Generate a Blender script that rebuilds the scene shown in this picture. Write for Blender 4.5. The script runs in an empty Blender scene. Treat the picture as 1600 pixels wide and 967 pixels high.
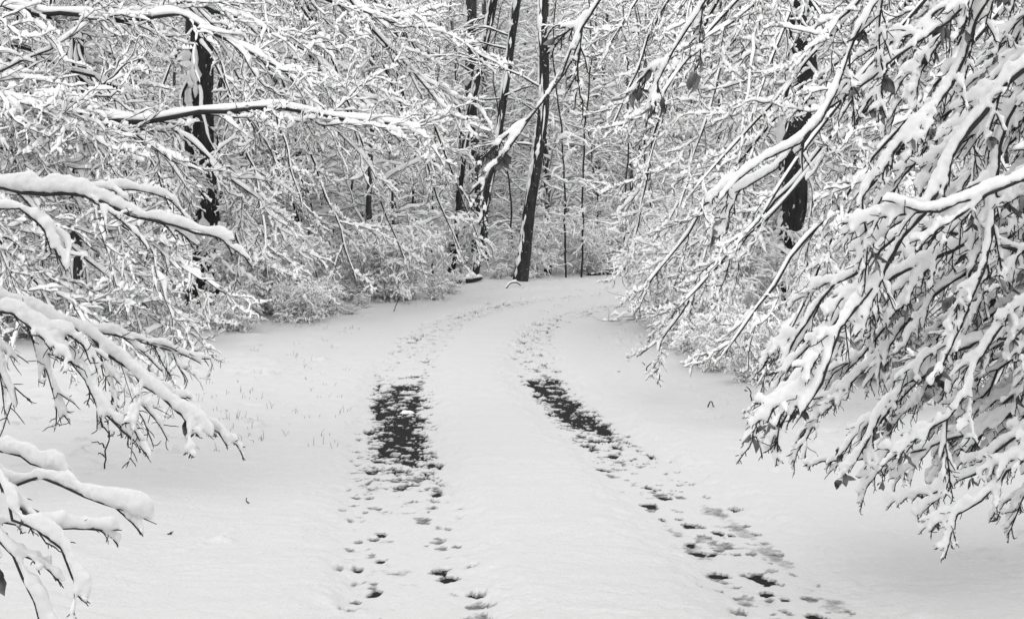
import bpy, math
import numpy as np
from mathutils import Vector

RNG = np.random.default_rng(11)
C = bpy.context.scene.collection
F, HOR, EYE = 2222.0, 400.0, 1.55          # focal length (photo pixels), horizon row, eye height
UP = np.array([0., 0., 1.])

def px(u, v, Y):
    return np.array([(u - 800.0) * Y / F, Y, EYE - (v - HOR) * Y / F])

def nrm(a):
    return a / np.maximum(np.linalg.norm(a, axis=-1, keepdims=True), 1e-9)

# ------------------------------------------------------------------ noise
def vnoise(x, y, seed=0):
    xi = np.floor(x).astype(np.int64); yi = np.floor(y).astype(np.int64)
    fx = x - xi; fy = y - yi
    fx = fx * fx * fx * (fx * (fx * 6 - 15) + 10); fy = fy * fy * fy * (fy * (fy * 6 - 15) + 10)
    def h(a, b):
        n = (a * 374761393 + b * 668265263 + seed * 1442695041) & 0xFFFFFFFF
        n = ((n ^ (n >> 13)) * 1274126177) & 0xFFFFFFFF
        n = ((n ^ (n >> 16)) * 2246822519) & 0xFFFFFFFF
        return ((n ^ (n >> 15)) & 0xFFFF) / 65535.0
    a = h(xi, yi); b = h(xi + 1, yi); c = h(xi, yi + 1); d = h(xi + 1, yi + 1)
    return ((a * (1 - fx) + b * fx) * (1 - fy) + (c * (1 - fx) + d * fx) * fy) * 2 - 1

def fbm(x, y, oct=4, seed=0, gain=.5):
    s = 0; a = 1.0; t = 0
    for o in range(oct):
        s = s + a * vnoise(x * 2 ** o + 17.3 * o, y * 2 ** o - 9.1 * o, seed + o); t += a; a *= gain
    return s / t

def sstep(a, b, x):
    t = np.clip((x - a) / (b - a), 0, 1); return t * t * (3 - 2 * t)

# ------------------------------------------------------------------ terrain
_HY = [-40, 12, 14, 16, 18.7, 22, 26, 30, 35, 40, 50, 60, 75, 100, 140, 320]
_HZ = [0, 0, .03, .08, .17, .42, .68, .86, 1.08, 1.28, 1.8, 2.5, 5.0, 13.0, 24.0, 60.0]
_YY = np.linspace(-40, 320, 7201)
_ZZ = np.interp(_YY, _HY, _HZ)
for _ in range(3):
    _ZZ = np.convolve(np.pad(_ZZ, 20, mode='edge'), np.ones(41) / 41, mode='valid')
def hgt(x, y):
    x = np.asarray(x, float); y = np.asarray(y, float)
    z = np.interp(y, _YY, _ZZ)
    side = sstep(3.5, 14, np.abs(x - .3))
    z = z + side * .18 * fbm(x * .25, y * .25, 3, 5) * sstep(5, 12, y) + side * .10
    z = z + sstep(60, 90, y) * 1.5 * fbm(x * .05, y * .05, 3, 8)
    return z

_DD = np.linspace(3, 70, 6701)
ROADX = ([2, 6.5, 13.6, 18.7, 21, 23, 25, 40], [.62, .37, -.22, -.5, -.4, -.1, .6, 12])
def hit(u, v):
    """first point of the terrain on the line of sight through a photo pixel"""
    x = (u - 800) * _DD / F
    z = hgt(x, _DD) + np.where(np.abs(x - np.interp(_DD, *ROADX)) > 2.1, .125, .055)
    k = np.nonzero(EYE - (v - HOR) * _DD / F <= z)[0]
    d = _DD[k[0]] if len(k) else 34.0
    return (u - 800) * d / F, float(d)

# ------------------------------------------------------------------ materials
def mat(name):
    m = bpy.data.materials.new(name); m.use_nodes = True
    nt = m.node_tree; bs = nt.nodes['Principled BSDF']
    bs.inputs['Specular IOR Level'].default_value = .2
    return m, nt, bs

def nd(nt, t, **kw):
    n = nt.nodes.new(t)
    for k, v in kw.items():
        if k in n.inputs: n.inputs[k].default_value = v
        else: setattr(n, k, v)
    return n

def grey(v): return (v, v, v, 1)

def ramp(nt, src, stops):
    r = nt.nodes.new('ShaderNodeValToRGB'); e = r.color_ramp.elements
    while len(e) < len(stops): e.new(.5)
    for i, (p, c) in enumerate(stops): e[i].position = p; e[i].color = grey(c)
    nt.links.new(src, r.inputs[0]); return r

def bump(nt, bs, src, strength, dist):
    b = nd(nt, 'ShaderNodeBump', Strength=strength, Distance=dist)
    nt.links.new(src, b.inputs['Height']); nt.links.new(b.outputs[0], bs.inputs['Normal'])

def objcoord(nt, scale=None):
    t = nt.nodes.new('ShaderNodeTexCoord')
    if scale is None: return t.outputs['Object']
    mp = nd(nt, 'ShaderNodeMapping'); mp.inputs['Scale'].default_value = scale
    nt.links.new(t.outputs['Object'], mp.inputs[0]); return mp.outputs[0]

def snow_mat(name, alb, bscale, bstr, bdist, tr=.62):
    m, nt, bs = mat(name)
    bs.inputs['Roughness'].default_value = .75
    bs.inputs['Specular IOR Level'].default_value = .1
    co = objcoord(nt)
    n = nd(nt, 'ShaderNodeTexNoise', Scale=bscale, Detail=5.0, Roughness=.6); nt.links.new(co, n.inputs['Vector'])
    r = ramp(nt, n.outputs['Fac'], [(.3, alb * .96), (.7, alb)])
    nt.links.new(r.outputs[0], bs.inputs['Base Color'])
    bump(nt, bs, n.outputs['Fac'], bstr, bdist)
    t = nt.nodes.new('ShaderNodeBsdfTranslucent'); nt.links.new(r.outputs[0], t.inputs[0])
    mx = nt.nodes.new('ShaderNodeMixShader'); mx.inputs[0].default_value = tr
    nt.links.new(bs.outputs[0], mx.inputs[1]); nt.links.new(t.outputs[0], mx.inputs[2])
    nt.links.new(mx.outputs[0], nt.nodes['Material Output'].inputs[0])
    return m

M_SNOW = snow_mat('branch_snow', .84, 60, .25, .008)  # snow copies carry light levels in colour: brightly lit darker, shaded lighter
M_SNOWNEAR = snow_mat('dimmed_near_snow', .67, 70, .3, .006, 0)  # same snow, colour darkened against the strong light up close
M_SNOWLOW = snow_mat('dimmed_low_snow', .56, 70, .5, .008, 0)  # darkened further, as the left boughs catch the most light
M_SNOWFAR = snow_mat('lifted_far_snow', .97, 20, .2, .01)  # colour lightened to make up for light lost deep in the wood
for _m, _s in ((M_SNOWNEAR, .03), (M_SNOWLOW, .02), (M_SNOW, .025), (M_SNOWFAR, .03)):                # light soaks through snow
    _b = _m.node_tree.nodes['Principled BSDF']
    _b.inputs['Subsurface Weight'].default_value = 1; _b.inputs['Subsurface Radius'].default_value = (1, 1, 1); _b.inputs['Subsurface Scale'].default_value = _s
    _m.node_tree.links.new(_b.outputs[0], _m.node_tree.nodes['Material Output'].inputs[0])

# ground snow: thin wet snow turns grey (vertex attribute holds how thin it lies)
M_GROUND, nt, bs = mat('ground_snow')
bs.inputs['Roughness'].default_value = .7; bs.inputs['Specular IOR Level'].default_value = .15
co = objcoord(nt)
n1 = nd(nt, 'ShaderNodeTexNoise', Scale=38.0, Detail=6.0, Roughness=.65); nt.links.new(co, n1.inputs['Vector'])
at = nt.nodes.new('ShaderNodeAttribute'); at.attribute_name = 'wet'
n2 = nd(nt, 'ShaderNodeTexNoise', Scale=70.0, Detail=4.0); nt.links.new(co, n2.inputs['Vector'])
ad = nd(nt, 'ShaderNodeMath', operation='ADD'); nt.links.new(at.outputs['Fac'], ad.inputs[0])
sb = nd(nt, 'ShaderNodeMath', operation='MULTIPLY_ADD'); sb.inputs[1].default_value = .9; sb.inputs[2].default_value = -.45
nt.links.new(n2.outputs['Fac'], sb.inputs[0]); nt.links.new(sb.outputs[0], ad.inputs[1])
mm = nd(nt, 'ShaderNodeMath', operation='MULTIPLY'); nt.links.new(ad.outputs[0], mm.inputs[0])
gt = nd(nt, 'ShaderNodeMapRange'); gt.inputs[1].default_value = .02; gt.inputs[2].default_value = .25
nt.links.new(at.outputs['Fac'], gt.inputs[0]); nt.links.new(gt.outputs[0], mm.inputs[1])
rr = ramp(nt, mm.outputs[0], [(.0, .655), (.35, .41), (.8, .14)])
nt.links.new(rr.outputs[0], bs.inputs['Base Color'])
bump(nt, bs, n1.outputs['Fac'], .8, .016)

def bark_mat(name, dark, light, fleck, stretch, fs):
    m, nt, bs = mat(name); bs.inputs['Roughness'].default_value = .85
    n = nd(nt, 'ShaderNodeTexNoise', Scale=9.0, Detail=6.0, Roughness=.7); nt.links.new(objcoord(nt, (1, 1, stretch)), n.inputs['Vector'])
    r = ramp(nt, n.outputs['Fac'], [(.3, dark), (.75, light)])
    f = nd(nt, 'ShaderNodeTexNoise', Scale=fs, Detail=5.0, Roughness=.75); nt.links.new(objcoord(nt, (1, 1, .55)), f.inputs['Vector'])
    fr = ramp(nt, f.outputs['Fac'], [(fleck, 0), (fleck + .035, 1)])
    mx = nd(nt, 'ShaderNodeMix', data_type='RGBA')
    nt.links.new(fr.outputs[0], mx.inputs[0]); nt.links.new(r.outputs[0], mx.inputs[6]); mx.inputs[7].default_value = grey(.75)
    nt.links.new(mx.outputs[2], bs.inputs['Base Color'])
    bump(nt, bs, n.outputs['Fac'], .8, .03)
    return m
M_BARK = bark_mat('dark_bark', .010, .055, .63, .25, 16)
M_BARKFAR = bark_mat('haze_pale_bark', .03, .085, .60, .3, 9)  # bark colour paled to paint in distance haze; flecks are stuck snow
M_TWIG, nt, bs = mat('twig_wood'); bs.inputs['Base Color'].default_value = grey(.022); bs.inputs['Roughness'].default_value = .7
M_TWIGFAR, nt, bs = mat('haze_pale_twig_wood'); bs.inputs['Base Color'].default_value = grey(.28); bs.inputs['Roughness'].default_value = .9  # wood colour lightened for distance haze and light lost in the thicket
M_TWIGSHRUB, nt, bs = mat('shade_lifted_twig_wood'); bs.inputs['Base Color'].default_value = grey(.22); bs.inputs['Roughness'].default_value = .9  # wood colour lightened to offset the shade inside the shrubs
M_DISTANT, nt, bs = mat('haze_grey_wood'); bs.inputs['Base Color'].default_value = grey(.2); bs.inputs['Roughness'].default_value = .9  # wood colour paled to paint in haze on the far trees
M_LEAF, nt, bs = mat('dry_beech_leaf'); bs.inputs['Roughness'].default_value = .6
n = nd(nt, 'ShaderNodeTexNoise', Scale=16.0, Detail=3.0); nt.links.new(objcoord(nt), n.inputs['Vector'])
r = ramp(nt, n.outputs['Fac'], [(.35, .02), (.65, .20)]); nt.links.new(r.outputs[0], bs.inputs['Base Color'])
M_ROAD, nt, bs = mat('wet_asphalt'); bs.inputs['Roughness'].default_value = .8; bs.inputs['Specular IOR Level'].default_value = .06
n = nd(nt, 'ShaderNodeTexNoise', Scale=120.0, Detail=4.0, Roughness=.8); nt.links.new(objcoord(nt), n.inputs['Vector'])
r = ramp(nt, n.outputs['Fac'], [(.35, .010), (.6, .030), (.72, .14)]); nt.links.new(r.outputs[0], bs.inputs['Base Color'])
bump(nt, bs, n.outputs['Fac'], .8, .01)
M_GRASS, nt, bs = mat('dry_grass'); bs.inputs['Base Color'].default_value = grey(.09); bs.inputs['Roughness'].default_value = .8

# ------------------------------------------------------------------ mesh helpers
def mesh_np(name, V, Q, m, smooth=True):
    me = bpy.data.meshes.new(name)
    V = np.ascontiguousarray(V, np.float32); Q = np.ascontiguousarray(Q, np.int32)
    k = Q.shape[1]
    me.vertices.add(len(V)); me.vertices.foreach_set('co', V.ravel())
    me.loops.add(Q.size); me.loops.foreach_set('vertex_index', Q.ravel())
    me.polygons.add(len(Q)); me.polygons.foreach_set('loop_start', np.arange(0, Q.size, k, dtype=np.int32))
    me.polygons.foreach_set('use_smooth', np.full(len(Q), smooth))
    me.materials.append(m); me.update(calc_edges=True)
    return me

def link(name, me, parent=None):
    o = bpy.data.objects.new(name, me); C.objects.link(o)
    if parent is not None: o.parent = parent
    return o

def thing(name, label, cat, loc=(0, 0, 0), group=None):
    o = bpy.data.objects.new(name, None); C.objects.link(o); o.location = loc
    o.empty_display_size = .2
    o['label'] = label; o['category'] = cat
    if group: o['group'] = group
    return o

def tagm(o, label, cat, group=None, kind=None):
    o['label'] = label; o['category'] = cat
    if group: o['group'] = group
    if kind: o['kind'] = kind
    return o

class Buf:
    def __init__(s): s.V = []; s.Q = []; s.n = 0
    def add(s, V, Q):
        s.V.append(V.reshape(-1, 3)); s.Q.append(Q + s.n); s.n += V.reshape(-1, 3).shape[0]
    def mesh(s, name, m, origin=None, smooth=True):
        V = np.concatenate(s.V); Q = np.concatenate(s.Q)
        if origin is not None: V = V - np.asarray(origin)
        return mesh_np(name, V, Q, m, smooth)

def ring_quads(M, N, k):
    b = (np.arange(M) * N * k)[:, None, None] + (np.arange(N - 1) * k)[None, :, None] + np.arange(k)[None, None, :]
    j2 = np.roll(np.arange(k), -1)
    b2 = (np.arange(M) * N * k)[:, None, None] + (np.arange(N - 1) * k)[None, :, None] + j2[None, None, :]
    return np.stack([b, b2, b2 + k, b + k], -1).reshape(-1, 4)

WIND = np.array([0., .3, 0.])
def frames(P, w=WIND):
    T = np.empty_like(P)
    T[:, 1:-1] = P[:, 2:] - P[:, :-2]; T[:, 0] = P[:, 1] - P[:, 0]; T[:, -1] = P[:, -1] - P[:, -2]
    T = nrm(T)
    u = np.broadcast_to(nrm(UP + w), T.shape)
    n = u - (u * T).sum(-1, keepdims=True) * T
    l = np.linalg.norm(n, axis=-1, keepdims=True)
    n = n / np.maximum(l, 1e-4)
    return T, n, np.cross(T, n), l[..., 0]

def wood(buf, P, r0, r1, k=4):
    M, N, _ = P.shape
    T, n, s, _l = frames(P)
    t = np.linspace(0, 1, N)[None]
    R = r0[:, None] * (1 - t) ** .8 + r1[:, None] * t
    R = R * np.where(t > .999, .4, 1)
    a = np.arange(k) / k * 2 * math.pi + .3
    V = P[:, :, None] + R[:, :, None, None] * (np.cos(a)[None, None, :, None] * s[:, :, None] + np.sin(a)[None, None, :, None] * n[:, :, None])
    buf.add(V, ring_quads(M, N, k)); return R

def snow(buf, P, R, th, k=6, lump=.25, gap=.12, rng=RNG, end=.10, start=.05, tap=.3, up=1, jit=.12, sm=0):
    """snow lying along twigs: P (M,N,3), R wood radius (M,N), th (M,) depth of snow"""
    if up > 1:                                   # finer rings than the twig itself
        M, N, _ = P.shape
        x = np.linspace(0, N - 1, (N - 1) * up + 1); i0 = np.minimum(x.astype(int), N - 2); f = x - i0
        P = P[:, i0] * (1 - f)[None, :, None] + P[:, i0 + 1] * f[None, :, None]
        R = R[:, i0] * (1 - f)[None] + R[:, i0 + 1] * f[None]
        P[:, 1:-1] = .5 * P[:, 1:-1] + .25 * (P[:, :-2] + P[:, 2:])
    M, N, _ = P.shape
    if sm:                                       # thick snow bridges the small kinks of the twig
        P = P.copy()
        for _ in range(2 * sm): P[:, 1:-1] = .5 * P[:, 1:-1] + .25 * (P[:, :-2] + P[:, 2:])
    T, n, s, l = frames(P)
    if sm:
        for _ in range(3 * sm):
            n[:, 1:-1] = .5 * n[:, 1:-1] + .25 * (n[:, :-2] + n[:, 2:]); l[:, 1:-1] = .5 * l[:, 1:-1] + .25 * (l[:, :-2] + l[:, 2:])
        n = nrm(n); s = np.cross(T, n)
    t = np.linspace(0, 1, N)[None]
    nz = rng.normal(size=(M, N)); nz = .6 * nz + .3 * (np.roll(nz, 1, 1) + np.roll(nz, -1, 1))
    for _ in range(sm): nz[:, 1:-1] = 1.25 * (.4 * nz[:, 1:-1] + .3 * (nz[:, :-2] + nz[:, 2:]))
    nz = .8 * nz + .6 * np.sin(t * (9 + 14 * rng.random((M, 1))) + 6.3 * rng.random((M, 1)))
    prof = np.sqrt(np.clip(1 - np.clip(1 - t / start, 0, 1) ** 2, 0, 1) * np.clip(1 - np.clip(1 - (1 - t) / end, 0, 1) ** 2, 0, 1) + 1e-4)
    g = np.where(rng.random((M, N)) < gap, .10 if sm == 0 else .25, 1.0)
    if sm: g[:, 1:-1] = .5 * g[:, 1:-1] + .25 * (g[:, :-2] + g[:, 2:]); lump = lump * .7
    D = th[:, None] * prof * np.clip(1 + lump * 1.3 * nz, .5, 1.6) * g * np.clip(.45 + .62 * l, 0, 1) * (1 - tap * t)
    hh = .52 * D; ww = .27 * D + .55 * R
    a = np.arange(k) / k * 2 * math.pi + math.pi / k
    sa = np.sin(a); sa = np.where(sa < 0, sa * .62, sa)
    cen = P + n * (R * .45 + hh * .58)[..., None] + s * (.07 * D * nz)[..., None]
    jt = 1 + jit * rng.normal(size=(M, N, k)).clip(-1.8, 1.8)
    V = cen[:, :, None] + (ww[:, :, None] * np.cos(a) * jt)[..., None] * s[:, :, None] + (hh[:, :, None] * sa * jt)[..., None] * n[:, :, None]
    buf.add(V, ring_quads(M, N, k))

def resample(pts, n, wob=0, rng=RNG):
    pts = np.asarray(pts, float)
    # Catmull-Rom through the points
    p = np.vstack([2 * pts[0] - pts[1], pts, 2 * pts[-1] - pts[-2]])
    out = []
    for i in range(1, len(p) - 2):
        tt = np.linspace(0, 1, 12, endpoint=False)[:, None]
        out.append(.5 * ((2 * p[i]) + (-p[i - 1] + p[i + 1]) * tt + (2 * p[i - 1] - 5 * p[i] + 4 * p[i + 1] - p[i + 2]) * tt ** 2
                         + (-p[i - 1] + 3 * p[i] - 3 * p[i + 1] + p[i + 2]) * tt ** 3))
    out = np.vstack(out + [p[-2][None]])
    d = np.r_[0, np.cumsum(np.linalg.norm(np.diff(out, axis=0), axis=1))]
    s = np.linspace(0, d[-1], n)
    q = np.stack([np.interp(s, d, out[:, i]) for i in range(3)], 1)
    if wob:
        w = rng.normal(size=q.shape) * wob; w[0] = 0
        q = q + w * .6 + np.roll(w, 1, 0) * .4
    return q

def resample_m(P, n):
    x = np.linspace(0, P.shape[1] - 1, n); i0 = np.minimum(x.astype(int), P.shape[1] - 2); f = (x - i0)[None, :, None]
    return P[:, i0] * (1 - f) + P[:, i0 + 1] * f

def sprout(P, Rp, k, L, n, ang, flow=(0, 0, 0), droop=.3, jit=.12, tmin=.1, tmax=.98, taper=.6, rr=.65, rmin=.0012, rng=RNG, plane=None, wob=.25):
    M, N, _ = P.shape
    t = (np.arange(k)[None] + rng.random((M, k))) / k * (tmax - tmin) + tmin
    x = t * (N - 1); i0 = np.minimum(x.astype(int), N - 2); fr = (x - i0)[..., None]
    mi = np.arange(M)[:, None]
    A, B = P[mi, i0], P[mi, i0 + 1]
    S = A * (1 - fr) + B * fr
    T = nrm(B - A)
    pl = np.broadcast_to(UP, (M, 3)) if plane is None else plane
    pl = nrm(pl + rng.normal(size=(M, 3)) * .25)[:, None]
    side = nrm(np.cross(T, pl))
    sg = np.where(np.arange(k) % 2 == 0, 1, -1)[None] * np.where(rng.random((M, 1)) < .5, 1, -1)
    a = np.radians(ang) * (.6 + .8 * rng.random((M, k)))
    d = T * np.cos(a)[..., None] + side * (sg * np.sin(a))[..., None] + rng.normal(size=(M, k, 3)) * jit + np.asarray(flow)
    d = nrm(d)
    Lk = np.broadcast_to(np.asarray(L, float).reshape(-1, 1), (M, 1)) * (1 - taper * t) * (.55 + .8 * rng.random((M, k)))
    r0 = np.maximum(Rp[mi, i0] * rr, rmin) * (.7 + .3 * rng.random((M, k)))
    S = S.reshape(-1, 3); d = d.reshape(-1, 3); Lk = Lk.reshape(-1); r0 = r0.reshape(-1)
    out = np.empty((len(S), n, 3)); out[:, 0] = S; p = S
    for j in range(1, n):
        d = nrm(d + np.array([0, 0, -droop]) / n + rng.normal(size=d.shape) * wob / math.sqrt(n))
        p = p + d * (Lk / (n - 1))[:, None]; out[:, j] = p
    return out, r0, Lk

def clear_ground(P, m=.05):
    g = hgt(P[..., 0], P[..., 1]) + m
    P[..., 2] = np.maximum(P[..., 2], g); return P

def leaves(buf, P, n, size, rng):
    """dry beech leaves hanging from random points of the twigs P"""
    M, N, _ = P.shape
    nc = max(1, n // 4)
    ci = rng.integers(0, M, nc); i = np.repeat(ci, 4)[:n] if nc * 4 >= n else np.r_[np.repeat(ci, 4), rng.integers(0, M, n - nc * 4)]
    j = rng.integers(1, N, len(i)); n = len(i)
    base = P[i, j]
    down = nrm(np.stack([rng.normal(size=n) * .45, rng.normal(size=n) * .45, -np.ones(n)], 1))
    az = rng.random(n) * 2 * math.pi
    sd = nrm(np.cross(down, np.stack([np.cos(az), np.sin(az), 0 * az], 1))); nn = np.cross(sd, down)
    L = size * (.45 + .9 * rng.random(n)); W = L * (.16 + .16 * rng.random(n)); cu = rng.normal(size=n) * .55
    prof = [(0., .06), (.25, .75), (.5, 1.), (.75, .72), (1., .03)]
    rows = []
    for t, w in prof:
        c = base + down * (L * (t + .12))[:, None] + nn * (L * cu * t * t)[:, None]
        fold = (.2 + .9 * rng.random(n)) * W * w
        rows.append(np.stack([c - sd * (W * w)[:, None] + nn * fold[:, None], c, c + sd * (W * w)[:, None] + nn * fold[:, None]], 1))
    V = np.stack(rows, 1)                     # n,5,3,3
    q = []
    for a in range(4):
        for b in range(2):
            q.append([a * 3 + b, a * 3 + b + 1, (a + 1) * 3 + b + 1, (a + 1) * 3 + b])
    Q = (np.arange(n) * 15)[:, None, None] + np.array(q)[None]
    buf.add(V, Q.reshape(-1, 4))

GAPS = [([(330, 450), (318, 330), (310, 180), (312, 20), (316, -100)], 17, [(15, 240, .85), (370, 455, .75)], 23.2),
        ([(1214, 480), (1218, 400), (1240, 330), (1238, 240), (1252, 120), (1256, 0)], 24, [(0, 130, .6), (200, 475, .85)], 21.7),
        ([(118, 430), (108, 250), (120, 130), (123, 30)], 8, [(25, 140, .7), (365, 430, .6)], 19.2)]
def keep_clear(P, rng, scale=1.0):
    """twigs are sparser in front of the dark trunks of the wood edge"""
    k = np.ones(len(P), bool)
    u = 800 + P[..., 0] * F / P[..., 1]; v = HOR - (P[..., 2] - EYE) * F / P[..., 1]
    for line, hw, bands, Yt in GAPS:
        ln = np.array(sorted(line, key=lambda a: a[1]))
        uc = np.interp(v, ln[:, 1], ln[:, 0])
        for v0, v1, p in bands:
            inb = ((np.abs(u - uc) < hw) & (v > v0) & (v < v1) & (P[..., 1] < Yt)).any(1)
            k &= ~(inb & (rng.random(len(P)) < p * scale))
    return k

TEX = []
def merge_snow(o, vox, m):
    """melt the snow of one bough's twigs into one settled, lumpy body"""
    if not TEX:
        for nm, sc_ in (('lumps', .045), ('crumbs', .018)):
            tx = bpy.data.textures.new(nm, 'CLOUDS'); tx.noise_scale = sc_; tx.noise_depth = 1; TEX.append(tx)
    md = o.modifiers.new('r', 'REMESH'); md.mode = 'VOXEL'; md.voxel_size = vox; md.use_smooth_shade = True
    md = o.modifiers.new('s', 'SMOOTH'); md.factor = .5; md.iterations = 4
    for tx, st in zip(TEX, (vox * 2.4, .004)):
        md = o.modifiers.new('d', 'DISPLACE'); md.texture = tx; md.texture_coords = 'LOCAL'; md.strength = st; md.mid_level = .5
    dg = bpy.context.evaluated_depsgraph_get()
    me = bpy.data.meshes.new_from_object(o.evaluated_get(dg))
    old = o.data; o.modifiers.clear(); o.data = me; me.name = 'snow'
    bpy.data.meshes.remove(old)
    if not me.materials: me.materials.append(m)
    me.polygons.foreach_set('use_smooth', np.ones(len(me.polygons), bool)); me.update()

# ------------------------------------------------------------------ one bough with its sprays
def bough(root, pts, r, q, leafn=0, seed=0, mats=(M_TWIG, M_SNOW), name='branch'):
    """q: dict of the spray's numbers. Builds branch (bough+twigs) > snow, leaves"""
    rng = np.random.default_rng(seed)
    org = np.array(root.location)
    W, S = Buf(), Buf()
    n0 = q.get('n0', 24)
    P0 = resample(pts, n0, q.get('wob0', .02), rng)[None]
    clear_ground(P0, .12)
    R0 = wood(W, P0, np.array([r]), np.array([r * .22]), q.get('k0', 7))
    sm = q.get('snow', 1.0)
    snow(S, resample(P0[0], n0 * 3)[None], np.repeat(R0, 3, 1), np.array([q['s0']]), q.get('ks', 8), .26, .03, rng, .022, .03, .40, 1, .05, 2)
    flow = np.asarray(q['flow'], float)
    L1 = q['L1']
    P1, r1, l1 = sprout(P0, R0, q['k1'], L1, q.get('n1', 9), q.get('a1', 38), flow * q.get('f1', .35), q.get('d1', .5), .14, q.get('t0', .12), .99, q.get('tp', .55), .5, q.get('rm', .0035), rng, plane=np.asarray(q.get('plane', UP))[None], wob=q.get('wob', .4))
    kp = keep_clear(P1, rng, q.get('gap', .7)); P1, r1, l1 = P1[kp], r1[kp], l1[kp]
    clear_ground(P1, .06)
    R1 = wood(W, P1, r1, np.full(len(r1), q.get('rt', .0016)), 5)
    snow(S, P1, R1, q['s1'] * (.55 + .6 * rng.random(len(r1))), q.get('ks', 8) - 1, .28, q.get('gp', .08), rng, up=q.get('up', 2), jit=q.get('jit', .14), sm=q.get('sm', 0))
    P2, r2, l2 = sprout(P1, R1, q['k2'], l1 * q.get('l2', .42), q.get('n2', 7), q.get('a2', 34), flow * q.get('f2', .25), q.get('d2', .45), .2, .12, .98, .5, .7, q.get('rm', .0035) * .75, rng, plane=np.asarray(q.get('plane', UP)) + rng.normal(size=(len(P1), 3)) * .35, wob=q.get('wob', .4))
    r2 = np.minimum(r2, r1.repeat(q['k2'])); kp = keep_clear(P2, rng, q.get('gap', .7) * 1.2); P2, r2, l2 = P2[kp], r2[kp], l2[kp]
    clear_ground(P2, .04)
    R2 = wood(W, P2, r2, np.full(len(r2), q.get('rt', .0016) * .8), q.get('kw', 4))
    snow(S, P2, R2, q['s2'] * (.45 + .75 * rng.random(len(r2))), q.get('ks', 8) - 2, .34, q.get('gp', .08), rng, up=q.get('up', 2), jit=q.get('jit', .16), sm=q.get('sm', 0))
    last = P2
    if q.get('k3'):
        P3, r3, l3 = sprout(P2, R2, q['k3'], l2 * .5, q.get('n3', 5), 42, flow * .1, .2, .3, .1, .98, .4, .7, q.get('rm', .0035) * .55, rng, wob=.5)
        kp = keep_clear(P3, rng, q.get('gap', .7) * 1.2); P3, r3, l3 = P3[kp], r3[kp], l3[kp]
        clear_ground(P3, .03)
        R3 = wood(W, P3, r3, np.full(len(r3), q.get('rt', .0016) * .7), 3)
        keep = rng.random(len(r3)) < q.get('p3', .75)
        snow(S, P3[keep], R3[keep], (q['s2'] * .7 * (.4 + .7 * rng.random(len(r3))))[keep], max(4, q.get('ks', 8) - 3), .35, .12, rng, up=q.get('up', 2), jit=q.get('jit', .16), sm=q.get('sm', 0))
        last = P3
    b = link(name, W.mesh(name, mats[0], org), root)
    so_ = link('snow', S.mesh('snow', mats[1], org), b)
    if q.get('vox'): merge_snow(so_, q['vox'], mats[1])
    if leafn:
        Lb = Buf(); leaves(Lb, last, leafn, q.get('leaf', .046), rng)
        link('leaves', Lb.mesh('leaves', M_LEAF, org, True), b)
    return b

def trunk(root, pts, radii, m=M_BARK, sides=18, seed=0, snowside=0.0, name='trunk', n=60, flare=1.35):
    rng = np.random.default_rng(seed)
    org = np.array(root.location)
    P = resample(pts, n)                               # from the base upwards
    t = np.linspace(0, 1, n)
    R = np.interp(t, np.linspace(0, 1, len(radii)), radii)
    T = nrm(np.gradient(P, axis=0))
    a0 = np.array([1., 0, 0]); s = nrm(a0 - (T @ a0)[:, None] * T); w = np.cross(T, s)
    a = np.arange(sides) / sides * 2 * math.pi
    zz = np.linspace(0, np.linalg.norm(np.diff(P, axis=0), axis=1).sum(), n)
    A, Z = np.meshgrid(a, zz)
    nz = .10 * fbm(np.cos(A) * 1.6 + 9, Z * 1.1 + np.sin(A) * 1.6, 3, seed) + .05 * vnoise(A * 3.2, Z * 4, seed + 5)
    fl = 1 + (flare - 1) * np.exp(-zz / .28)[:, None] * (1 + .35 * np.sin(A * 5 + seed))
    rad = R[:, None] * (1 + nz) * fl
    V = P[:, None] + rad[..., None] * (np.cos(A)[..., None] * s[:, None] + np.sin(A)[..., None] * w[:, None])
    B = Buf(); B.add(V, ring_quads(1, n, sides))
    tr = link(name, B.mesh(name, m, org), root)
    if snowside:
        # wet snow plastered on the weather side in broken strips
        S = Buf()
        for k in range(int(snowside)):
            c = rng.random() * .95; ln = .02 + .07 * rng.random()
            tt = np.linspace(c, min(1, c + ln), 8)
            ang = math.radians(205) + rng.normal() * .7
            Q = np.stack([np.interp(tt, t, P[:, i]) for i in range(3)], 1)
            rq = np.interp(tt, t, R) * .95
            sq = np.stack([np.interp(tt, t, s[:, i]) for i in range(3)], 1); wq = np.stack([np.interp(tt, t, w[:, i]) for i in range(3)], 1)
            an = ang + rng.normal(size=8).cumsum() * .06
            Q = Q + rq[:, None] * (np.cos(an)[:, None] * sq + np.sin(an)[:, None] * wq)
            rr_ = np.sin(np.linspace(.02, math.pi - .02, 8)) ** .6 * rq.mean() * (.14 + .3 * rng.random()) * (1 + .4 * rng.normal(size=8))
            a6 = np.arange(6) / 6 * 2 * math.pi
            S.add(Q[None, :, None] + np.abs(rr_)[None, :, None, None] * (np.cos(a6)[None, None, :, None] * np.array([1., 0, 0]) + np.sin(a6)[None, None, :, None] * np.array([0, 1., 0])), ring_quads(1, 8, 6))
        link('snow', S.mesh('snow', M_SNOW, org), tr)
    return tr

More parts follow.
